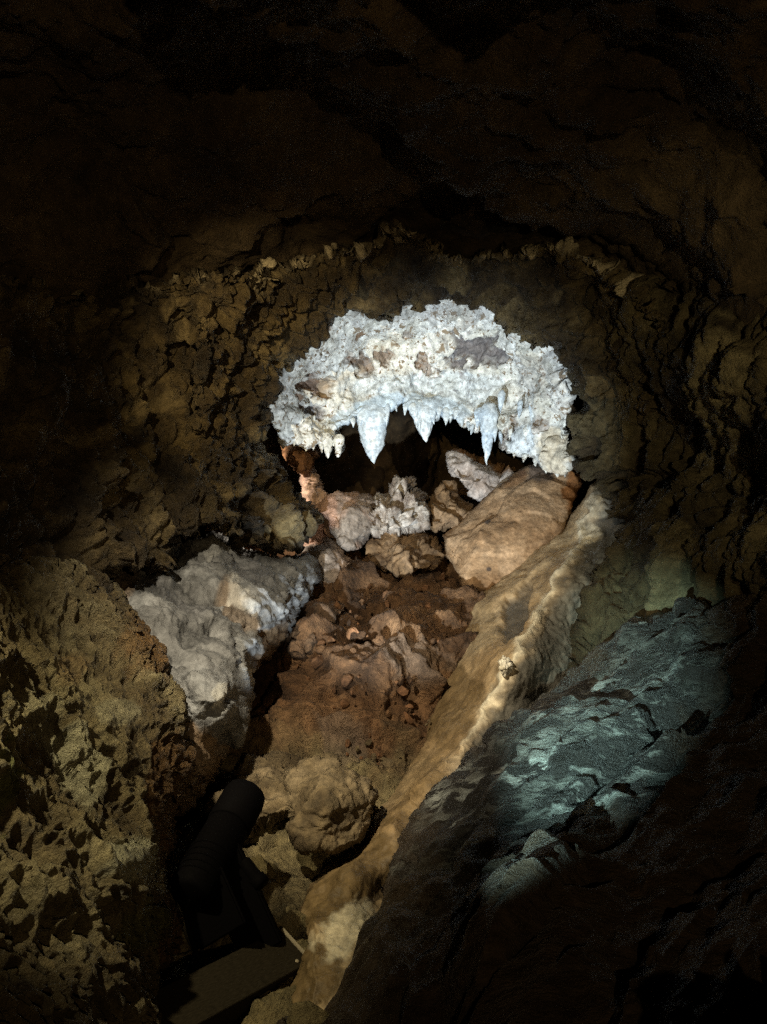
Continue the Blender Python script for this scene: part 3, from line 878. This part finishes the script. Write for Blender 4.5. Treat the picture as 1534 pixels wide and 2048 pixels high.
# the fringe, left to right: base, tip, width
for (bx, by, tx, ty, w, d, fl, bu, mt) in [
        (745, 806, 746, 928, 78, 4.22, .7, 1.15, None), (775, 808, 773, 854, 12, 4.2, .8, 1.0, None),
        (846, 800, 851, 884, 54, 4.24, .7, 1.2, None), (826, 805, 834, 858, 24, 4.22, .8, 1.0, None), (862, 812, 868, 850, 18, 4.22, .8, 1.0, None),
        (892, 815, 892, 851, 17, 4.22, .9, 1.2, None), (879, 812, 878, 838, 14, 4.22, .9, 1.1, None), (915, 815, 910, 838, 18, 4.2, .9, 1.2, None),
        (978, 806, 973, 932, 46, 4.06, .7, 0.9, None), (960, 815, 953, 858, 22, 4.1, .8, 1.0, None), (1041, 800, 1038, 838, 14, 3.98, .8, 1.0, None), (1062, 805, 1064, 850, 12, 3.95, .8, 1.0, None),
        (1004, 780, 1000, 830, 16, 4.05, .8, 1.0, None),
        (654, 865, 656, 917, 24, 4.02, .9, 1.5, M_white), (678, 868, 676, 915, 22, 4.02, .9, 1.9, M_white), (612, 870, 612, 903, 18, 3.98, .9, 1.3, M_white), (566, 870, 566, 899, 20, 3.9, .9, 1.5, M_white)]:
    stalactite(bx, by, tx, ty, w, d, fl, seed=bx * 0.13, mat=mt, bulge=bu)
for (bx, by, ln, w, d, mt) in [(705, 835, 20, 12, 4.15, None), (722, 825, 26, 10, 4.18, None), (790, 805, 18, 8, 4.24, None), (812, 805, 26, 12, 4.24, None), (838, 828, 34, 9, 4.2, None), (858, 820, 46, 14, 4.21, None), (903, 828, 18, 8, 4.2, None), (925, 835, 20, 11, 4.17, None),
                               (936, 842, 20, 9, 4.15, None), (945, 848, 22, 10, 4.13, None), (990, 850, 34, 12, 4.05, None), (1000, 862, 26, 9, 4.02, None), (1022, 850, 30, 10, 3.98, M_white), (1052, 852, 36, 12, 3.92, M_white), (1030, 898, 18, 12, 3.95, M_white), (1050, 905, 20, 14, 3.92, M_white),
                               (1072, 915, 18, 13, 3.88, M_white), (1090, 925, 22, 15, 3.85, M_white), (1112, 935, 20, 16, 3.82, M_white), (1130, 935, 20, 14, 3.8, M_white), (590, 872, 20, 12, 3.95, M_white), (630, 876, 24, 14, 4.0, M_white), (642, 880, 26, 12, 4.0, M_white)]:
    stalactite(bx, by, bx + (bx % 7 - 3), by + ln, w, d, .8, seed=bx * 0.31, mat=mt, bulge=1.2)

# ------------------------------------------------------------------ boulders
def boulder(name, label, outline, pts, mat, fac=(10, 0.02), fine=0.006, roll=18, thick=0.12, back=0.25, attrs=None, cat='boulder', jag=(3, 0.06), step=1.8, pit=0.0, group=None, taper=0.4):
    def dsp(V, c):
        h = soft_facets(V, fac[0] * 0.65, 4.4, 0.09) * fac[1] * 2.0 + fbm(V, 14, 4) * fine * 0.5 + soft_facets(V, fac[0] * 1.9, 3.0, 0.10) * fac[1] * 0.55 + fbm(V, 60, 3) * fine * 0.3
        if pit: h = h + pits(V, 45, pit, 0.5)
        return h
    o = relief(name, outline, pts, mat, dsp, step=step, roll=roll, thick=thick, jag=jag, back=back, attrs=attrs, taper=taper, cap=True)
    return tag(o, label, cat, group)


G = 'boulders at the back of the chamber'
boulder('boulder', 'rust-brown rock at the foot of the chamber wall, left of the largest stalactite', [(560, 890), (590, 880), (640, 885), (640, 910), (625, 935), (610, 955), (590, 940), (570, 920)],
        [(560, 890, 4.2), (600, 900, 4.12), (640, 890, 4.3), (600, 945, 4.1)], M_rust, (14, .025), group=G)
boulder('boulder', 'pinkish brown broken rock behind the pink boulder, under the white flowstone edge', [(595, 935), (625, 935), (645, 965), (655, 1000), (640, 1030), (610, 1020), (600, 980)],
        [(600, 940, 4.25), (640, 970, 4.2), (630, 1010, 4.1), (605, 1000, 4.15)], M_pink, (16, .03), group=G)


def pink_attr(c, V):
    return {'grey': spots_mask(c['px'], c['py'], [(705, 1060, 50, 36, 0, .9), (735, 1010, 18, 26, 0, .7), (680, 1010, 20, 12, 20, .4)], 1, .5, .03),
            'pink': spots_mask(c['px'], c['py'], [(655, 1030, 16, 40, 20, .8)], 3, .3, .03)}


boulder('boulder', 'rounded pink-grey boulder beside the glinting crystal rock', [(638, 1012), (655, 994), (680, 984), (705, 983), (735, 990), (752, 1000), (752, 1030), (750, 1058), (738, 1078), (718, 1092), (695, 1098), (672, 1085), (660, 1065), (655, 1040)],
        [(640, 1012, 4.05), (700, 985, 4.15), (750, 1000, 4.1), (690, 1020, 3.92), (680, 1060, 3.82), (740, 1060, 3.9), (700, 1095, 3.82)], M_pink, (9, .02), .006, 16, .16, .3, pink_attr, group=G)
boulder('boulder', 'thin salmon-pink rock flake leaning against the rounded pink boulder', [(592, 1095), (605, 1070), (620, 1048), (640, 1030), (652, 1050), (662, 1080), (650, 1095), (615, 1105)],
        [(600, 1090, 4.0), (640, 1035, 4.12), (655, 1085, 3.98), (620, 1065, 4.0)], M_pink, (12, .02), attrs=lambda c, V: {'pink': np.ones(len(V)) * .8, 'grey': np.zeros(len(V))}, group=G)
boulder('boulder', 'grey crystalline rock with glinting wet facets behind the rubble', [(738, 1022), (752, 1000), (775, 985), (785, 972), (800, 972), (812, 958), (828, 955), (836, 972), (846, 995), (852, 1015), (846, 1040), (835, 1062), (805, 1068), (775, 1068), (748, 1068), (740, 1045)],
        [(740, 1020, 4.05), (785, 975, 4.15), (828, 957, 4.15), (850, 1015, 4.05), (800, 1010, 3.92), (760, 1050, 3.88), (830, 1060, 3.9), (790, 1065, 3.84)], M_crystal, (20, .045), .012, 12, .12, .3, group=G)
boulder('boulder', 'crumbly orange-brown rock between the crystal rock and the pale block', [(845, 1015), (865, 990), (893, 963), (908, 972), (912, 990), (935, 1010), (952, 1022), (940, 1042), (905, 1055), (870, 1060), (850, 1040)],
        [(850, 1020, 4.15), (895, 968, 4.25), (940, 1025, 4.15), (895, 1010, 4.05), (870, 1055, 4.0)], M_brown, (22, .03), .014, 12, .12, .3, pit=.006, group=G)
boulder('boulder', 'pale pinkish white block with brown top under the long thin stalactite', [(893, 920), (897, 905), (915, 900), (960, 910), (990, 925), (1028, 940), (1030, 965), (1012, 985), (980, 1000), (955, 1000), (930, 975), (905, 950)],
        [(895, 910, 4.3), (960, 912, 4.5), (1028, 945, 4.4), (900, 930, 4.22), (960, 945, 4.2), (1000, 970, 4.15), (930, 970, 4.2), (970, 1000, 4.15)], M_pale, (10, .03), .006, 10, .1, .3,
        lambda c, V: {'rust': spots_mask(c['px'], c['py'], [(955, 908, 70, 15, 17, 1.0), (1010, 938, 30, 12, 25, 1.0)], 2, .25, .05)}, group=G)


def slab_attr(c, V):
    return {'dark': spots_mask(c['px'], c['py'], [(1078, 948, 38, 22, 0, .85), (975, 1045, 7, 9, 0, .9), (978, 1140, 7, 6, 0, .9)], 1, .4, .03),
            'rust': spots_mask(c['px'], c['py'], [(1150, 970, 22, 50, 15, 1.0), (1030, 960, 30, 12, -40, .4)], 4, .4, .04)}


boulder('boulder', 'big smooth tan slab leaning against the flowstone ledge', [(884, 1068), (915, 1045), (955, 1012), (1000, 970), (1040, 938), (1065, 928), (1100, 932), (1140, 925), (1158, 940), (1168, 965), (1150, 1000), (1128, 1060), (1080, 1110), (1010, 1170), (960, 1185), (925, 1182), (918, 1150), (905, 1125), (888, 1112)],
        [(885, 1068, 3.9), (960, 1012, 4.0), (1040, 938, 4.1), (1100, 930, 4.05), (1150, 935, 3.95), (1165, 965, 3.95), (1050, 1010, 3.85), (950, 1080, 3.72), (1100, 1040, 3.75), (930, 1180, 3.55), (1000, 1150, 3.6), (1130, 1050, 3.75), (900, 1110, 3.75)], M_slab, (4, .018), .005, 12, .12, .35, slab_attr, group=G)
boulder('boulder', 'low bluish grey rock in front of the pink flake', [(590, 1120), (610, 1090), (630, 1080), (658, 1078), (680, 1092), (705, 1118), (722, 1140), (715, 1170), (680, 1180), (630, 1175), (600, 1150)],
        [(595, 1115, 3.85), (655, 1080, 3.95), (720, 1140, 3.75), (650, 1110, 3.75), (630, 1165, 3.6), (700, 1170, 3.65)], M_pink, (10, .02), .008, 14, .12, .3, attrs=lambda c, V: {'grey': np.ones(len(V)) * .85 * (1 - sstep(650, 720, c['px'])), 'pink': np.zeros(len(V))}, group=G)
boulder('boulder', 'brown rock with a black gap under its left corner, below the crystal rock', [(735, 1100), (770, 1072), (810, 1062), (850, 1068), (885, 1085), (890, 1115), (865, 1140), (810, 1150), (770, 1140)],
        [(740, 1100, 3.85), (810, 1065, 3.95), (885, 1085, 3.95), (800, 1100, 3.76), (860, 1130, 3.72), (780, 1140, 3.7)], M_brown, (14, .035), .012, 14, .12, .25, pit=.004, group=G)
boulder('boulder', 'angular reddish boulder resting against the grey limestone bulge', [(563, 1275), (580, 1250), (610, 1230), (645, 1208), (680, 1205), (692, 1222), (665, 1250), (640, 1270), (622, 1292), (600, 1308), (578, 1298)],
        [(565, 1275, 3.12), (680, 1210, 3.3), (610, 1245, 3.08), (640, 1265, 3.0), (600, 1305, 2.95)], M_earth, (12, .03), .010, 14, .1, .25, attrs=lambda c, V: {'grey': np.ones(len(V)) * .3, 'olive': np.zeros(len(V))})
boulder('boulder', 'pitted olive bank of rock just beyond the spotlight head', [(415, 1620), (435, 1570), (460, 1530), (495, 1512), (540, 1508), (580, 1515), (620, 1530), (640, 1560), (600, 1620), (540, 1650), (460, 1660)],
        [(430, 1580, 2.3), (500, 1515, 2.5), (600, 1525, 2.48), (520, 1570, 2.2), (600, 1610, 2.15), (450, 1640, 2.05), (540, 1640, 2.1)], M_frontrock, (10, .03), .014, 22, .15, .3, attrs=lambda c, V: {'dark': spots_mask(c['px'], c['py'], [(555, 1545, 12, 6, -20, .5)], 1, .3, .04)}, pit=.008)
boulder('boulder', 'rough olive-brown boulder in front of the rubble slope', [(568, 1600), (572, 1560), (612, 1522), (640, 1520), (654, 1502), (676, 1512), (692, 1548), (738, 1562), (752, 1590), (744, 1640), (722, 1690), (664, 1706), (608, 1682), (574, 1650)],
        [(580, 1590, 2.12), (655, 1508, 2.32), (740, 1575, 2.06), (660, 1560, 2.03), (620, 1600, 1.96), (700, 1600, 1.97), (740, 1650, 1.98), (660, 1645, 1.92), (680, 1695, 1.90), (590, 1650, 1.97)], M_frontrock, (11, .020), .014, 12, .10, .3, pit=.004, jag=(6, 0.03))

# knob of white coral-like calcite on the crest
o = relief('calcite_knob', [(998, 1322), (1006, 1312), (1020, 1315), (1024, 1328), (1022, 1345), (1016, 1354), (1004, 1350), (1000, 1338)],
           [(1000, 1320, 2.50), (1020, 1320, 2.50), (1010, 1335, 2.46), (1015, 1352, 2.50)], rock_mat('cream_calcite', [(0.6, .53, .38), (.78, .72, .58), (.82, .78, .68)], 20, .6, .5),
           lambda V, c: knobs(V, 70) * 0.012, step=1.2, roll=8, thick=0.025, jag=(3, .12), back=0.06, parent=ledge, cap=True)

# ------------------------------------------------------------------ stones on the rubble slope (parts of the floor)
def stone_mesh(seed):
    rng = np.random.RandomState(seed)
    bm_v = []
    n1, n2 = 9, 6
    for a in range(n2):
        ph = math.pi * (a + 0.5) / n2
        for b in range(n1):
            th = 2 * math.pi * (b + 0.5 * (a % 2)) / n1
            bm_v.append((math.sin(ph) * math.cos(th), math.sin(ph) * math.sin(th), math.cos(ph)))
    V = np.array(bm_v)
    for _ in range(9):                       # broken faces
        n = rng.normal(size=3); n /= np.linalg.norm(n)
        k = rng.uniform(0.45, 0.8)
        h = V @ n - k
        V = V - np.outer(np.maximum(h, 0), n)
    V = V * rng.uniform(0.7, 1.15, 3)
    i = np.arange(n1 * n2).reshape(n2, n1); j = np.roll(i, -1, 1)
    q = np.stack([i[:-1], i[1:], j[1:], j[:-1]], -1).reshape(-1, 4)
    V = np.concatenate([V, [V[:n1].mean(0)], [V[-n1:].mean(0)]])
    t1 = np.stack([i[0], j[0], np.full(n1, n1 * n2)], 1); t2 = np.stack([j[-1], i[-1], np.full(n1, n1 * n2 + 1)], 1)
    return make_mesh('stone', V, q, np.concatenate([t1, t2]), smooth=False)


STONES = []
for mi, mt in enumerate((M_earth, M_rust, M_earth, M_rust, M_frontrock)):
    for s in range(3):
        me = stone_mesh(10 * mi + s); me.materials.append(mt); STONES.append((mi, me))
rng = np.random.RandomState(3)
inv_floor = Matrix.Translation(floor.location).inverted()
zone = [(610, 1130), (720, 1120), (880, 1130), (930, 1200), (900, 1330), (850, 1480), (760, 1540), (620, 1500), (480, 1500), (520, 1420), (570, 1330), (640, 1210)]
count = 0
while count < 210:
    x = rng.uniform(460, 940); y = 1120 + 420 * rng.rand() ** 1.5
    if poly_sd(np.array([x]), np.array([y]), zone)[0] < 0: continue
    sz = 3.5 + 14 * rng.rand() ** 3.0
    d = DEPTH['cave_floor']([x], [y])[0]
    r = sz * d / FPX
    pool = [me for mi, me in STONES if mi in ((0, 1, 2, 3) if y < 1440 else (3, 4))]
    o = bpy.data.objects.new('stone', pool[rng.randint(len(pool))])
    c = p1(x, y, d) + np.array([0, -0.014, 0.004])
    o.rotation_euler = (rng.uniform(0, 6.3), rng.uniform(0, 6.3), rng.uniform(0, 6.3))
    o.scale = (r * rng.uniform(.9, 1.5), r, r * rng.uniform(.6, 1.0))
    o.location = Vector(c)
    o.parent = floor
    o.matrix_parent_inverse = inv_floor
    COL.objects.link(o)
    count += 1

# ------------------------------------------------------------------ spotlight and its supply box
def paint(name, col, rough, metal=0.0):
    m = bpy.data.materials.new(name); m.use_nodes = True
    nt = m.node_tree; b = nt.nodes['Principled BSDF']
    b.inputs['Metallic'].default_value = metal
    n = nt.nodes.new('ShaderNodeTexNoise'); n.inputs['Scale'].default_value = 40; n.inputs['Detail'].default_value = 6
    r = nt.nodes.new('ShaderNodeValToRGB')
    r.color_ramp.elements[0].position = .35; r.color_ramp.elements[1].position = .7
    r.color_ramp.elements[0].color = (*[c * .7 for c in col], 1); r.color_ramp.elements[1].color = (*[min(1, c * 1.3) for c in col], 1)
    nt.links.new(n.outputs['Fac'], r.inputs['Fac']); nt.links.new(r.outputs['Color'], b.inputs['Base Color'])
    b.inputs['Roughness'].default_value = rough
    b.inputs['Specular IOR Level'].default_value = 0.02
    return m


M_black = paint('black_lamp_paint', (0.0025, 0.0022, 0.0025), 0.7)
M_blackr = paint('black_rubber', (0.004, 0.004, 0.004), 0.8)
M_box = paint('dusty_olive_board', (0.022, 0.018, 0.012), 0.75)
M_edge = paint('lit_edge_metal', (0.30, 0.26, 0.19), 0.5, 0.0)
M_glass = bpy.data.materials.new('lamp_lens'); M_glass.use_nodes = True
_b = M_glass.node_tree.nodes['Principled BSDF']
_b.inputs['Base Color'].default_value = (1, .93, .8, 1)
_b.inputs['Emission Color'].default_value = (1, .86, .62, 1); _b.inputs['Emission Strength'].default_value = 3.0


def frame_of(axis):
    a = Vector(axis).normalized()
    return a.to_track_quat('Z', 'Y').to_matrix()


def lathe(profile, n=40):
    V = []
    for (r, z) in profile:
        for k in range(n):
            a = 2 * math.pi * k / n
            V.append((r * math.cos(a), r * math.sin(a), z))
    V = np.array(V); m = len(profile)
    i = np.arange(n * m).reshape(m, n); j = np.roll(i, -1, 1)
    q = np.stack([i[:-1], j[:-1], j[1:], i[1:]], -1).reshape(-1, 4)
    V = np.concatenate([V, [[0, 0, profile[0][1]]], [[0, 0, profile[-1][1]]]])
    t1 = np.stack([j[0], i[0], np.full(n, n * m)], 1); t2 = np.stack([i[-1], j[-1], np.full(n, n * m + 1)], 1)
    return V, q, np.concatenate([t1, t2])


def bevel_box(sx, sy, sz, b=0.004):
    import bmesh
    bm = bmesh.new()
    bmesh.ops.create_cube(bm, size=1.0, matrix=Matrix.Diagonal((sx, sy, sz, 1)))
    bmesh.ops.bevel(bm, geom=bm.edges[:], offset=b, segments=2, affect='EDGES')
    me = bpy.data.meshes.new('box'); bm.to_mesh(me); bm.free()
    return me


A = Vector(p1(392, 1772, 1.58)); AIM = Vector(p1(885, 865, 4.1))
axis = (AIM - A).normalized()
B = A + axis * 0.24
Rm = frame_of(axis)
lamp = bpy.data.objects.new('spotlight', None); lamp.location = p1(560, 1880, 1.62); COL.objects.link(lamp)
tag(lamp, 'black cylindrical spotlight seen from behind, aimed into the chamber', 'spotlight')
LEN = (B - A).length
RAD = 0.0485


def lamp_part(name, geo, mat, M):
    if isinstance(geo, tuple):
        me = make_mesh(name, *geo)
    else:
        me = geo; me.name = name
    o = bpy.data.objects.new(name, me); me.materials.append(mat)
    o.matrix_world = M
    o.parent = lamp
    o.matrix_parent_inverse = Matrix.Translation(lamp.location).inverted()
    COL.objects.link(o)
    return o


M0 = Matrix.Translation(A) @ Rm.to_4x4()
lamp_part('housing', lathe([(RAD * .80, -0.028), (RAD * .92, -0.024), (RAD * 1.0, -0.015), (RAD * 1.0, LEN * .62), (RAD * .97, LEN * .635), (RAD * .97, LEN * .65)]), M_black, M0)
lamp_part('front_collar', lathe([(RAD * .97, LEN * .652), (RAD * 1.04, LEN * .66), (RAD * 1.04, LEN * .98), (RAD * .98, LEN * 1.06), (RAD * .86, LEN * 1.07), (RAD * .84, LEN * 1.0)]), M_black, M0)
lamp_part('lens', lathe([(RAD * .82, LEN * 1.005), (RAD * .5, LEN * 1.012), (RAD * .1, LEN * 1.015)]), M_glass, M0)
for k in range(5):
    lamp_part('cooling_fin', lathe([(RAD * 1.0, 0.006 + k * .016), (RAD * 1.07, 0.0068 + k * .016), (RAD * 1.07, 0.0095 + k * .016), (RAD * 1.0, .0103 + k * .016)]), M_black, M0)
# yoke: two cheeks and a cross bar, then the foot plate down to the board
side = Vector(p1(560, 1850, 1.6)) - Vector(p1(400, 1690, 1.6))
side = (side - axis * side.dot(axis)).normalized()
pivot = A + axis * LEN * .42
nrm = axis.cross(side).normalized()


def frameM(o, x, y, z):
    m = Matrix((x, y, z)).transposed().to_4x4(); m.translation = o
    return m


foot = Vector(p1(528, 1905, 1.60))
dirn = (foot - pivot); dl = dirn.length; dirn.normalize()
zz = (dirn.cross(Vector(FWD))).normalized(); yy = zz.cross(dirn).normalized()
lamp_part('bracket', bevel_box(dl, 0.022, 0.092, 0.004), M_black, frameM(pivot + dirn * dl * .5, dirn, yy, zz))
lamp_part('yoke', bevel_box(0.125, 0.012, 0.112, 0.004), M_black, frameM(A + axis * .012 + dirn * .055, dirn, yy, zz))
kA = Vector(p1(488, 1722, 1.63)); kB = Vector(p1(524, 1768, 1.60)); kd = (kB - kA)
lamp_part('tilt_knob', lathe([(.011, 0), (.013, .003), (.013, kd.length * .7), (.017, kd.length * .72), (.017, kd.length), (.014, kd.length + .004)], 18), M_black, Matrix.Translation(kA) @ frame_of(kd).to_4x4())


def tube(name, pts, r, mat, owner, n=10):
    pts = np.array([list(p) for p in pts], float)
    m = len(pts)
    u = np.linspace(0, m - 1, 40)
    ext = np.concatenate([[2 * pts[0] - pts[1]], pts, [2 * pts[-1] - pts[-2]]])
    C = []
    for t in u:
        k = min(int(t), m - 2); f = t - k
        a, b, c, d = ext[k:k + 4]
        C.append(0.5 * (2 * b + (c - a) * f + (2 * a - 5 * b + 4 * c - d) * f * f + (3 * b - 3 * c + d - a) * f ** 3))
    C = np.array(C)
    T = np.gradient(C, axis=0); T /= np.linalg.norm(T, axis=1, keepdims=True)
    X = np.cross(T, [0.3, 0.5, 0.8]); X /= np.linalg.norm(X, axis=1, keepdims=True)
    Y = np.cross(T, X)
    ang = np.arange(n) * 2 * math.pi / n
    V = (C[:, None] + r * (np.cos(ang)[None, :, None] * X[:, None] + np.sin(ang)[None, :, None] * Y[:, None])).reshape(-1, 3)
    i = np.arange(len(C) * n).reshape(len(C), n); j = np.roll(i, -1, 1)
    q = np.stack([i[:-1], j[:-1], j[1:], i[1:]], -1).reshape(-1, 4)
    me = make_mesh(name, V - C[0], q, np.zeros((0, 3), int))
    return link_mesh(name, me, mat, owner, C[0])


tube('cable', [A - axis * .02, Vector(p1(372, 1835, 1.56)), Vector(p1(400, 1920, 1.56)), Vector(p1(450, 1975, 1.55)), Vector(p1(480, 1990, 1.545))], 0.0045, M_blackr, lamp)
spot('spotlight_light', B + axis * 0.03, AIM, 265, (0.86, 0.96, 1.0), 53, 1.0, 0.02)

# board / supply box the lamp stands on
c1 = Vector(p1(560, 1862, 1.64)); c2 = Vector(p1(616, 1924, 1.58)); c4 = Vector(p1(405, 2012, 1.42))
ex = (c2 - c1); ey = (c4 - c1)
L1 = ex.length; exn = ex.normalized(); eyn = (ey - exn * ey.dot(exn)); 
eyn.normalize(); L2 = .42
ezn = exn.cross(eyn).normalized()
if ezn.z < 0: ezn = -ezn
box = bpy.data.objects.new('supply_box', None); box.location = c1 + exn * L1 * .5 + eyn * L2 * .5 - ezn * .05; COL.objects.link(box)
tag(box, 'dusty olive supply box with one lit edge under the spotlight', 'supply box')


def box_part(name, me, mat, M):
    me.name = name
    o = bpy.data.objects.new(name, me); me.materials.append(mat); o.matrix_world = M
    o.parent = box; o.matrix_parent_inverse = Matrix.Translation(box.location).inverted(); COL.objects.link(o)
    return o


rot3 = (exn, eyn, ezn) if exn.cross(eyn).dot(ezn) > 0 else (eyn, exn, ezn)
sx, sy = (L1, L2) if rot3[0] is exn else (L2, L1)
cc = c1 + exn * L1 * .5 + eyn * L2 * .5
box_part('case', bevel_box(sx, sy, .045, .003), M_box, frameM(cc - ezn * .026, *rot3))
box_part('lid', bevel_box(sx + .006, sy + .006, .004, .001), M_box, frameM(cc, *rot3))
ec = c1 + exn * L1 * .5 - eyn * .005
box_part('lit_edge_strip', bevel_box(L1 if rot3[0] is exn else .007, .007 if rot3[0] is exn else L1, .010, .0008), M_edge, frameM(ec + ezn * .0005, *rot3))  # pale strip puts the light on the box edge into colour
for (a, b_) in ((.12, .05), (.88, .05)):
    V_, q_, t_ = lathe([(.003, 0), (.0042, .0005), (.0042, .002), (.002, .003)], 12)
    me = make_mesh('screw', V_, q_, t_)
    box_part('screw', me, M_edge, frameM(c1 + exn * L1 * a + eyn * L2 * b_ + ezn * .002, *rot3))
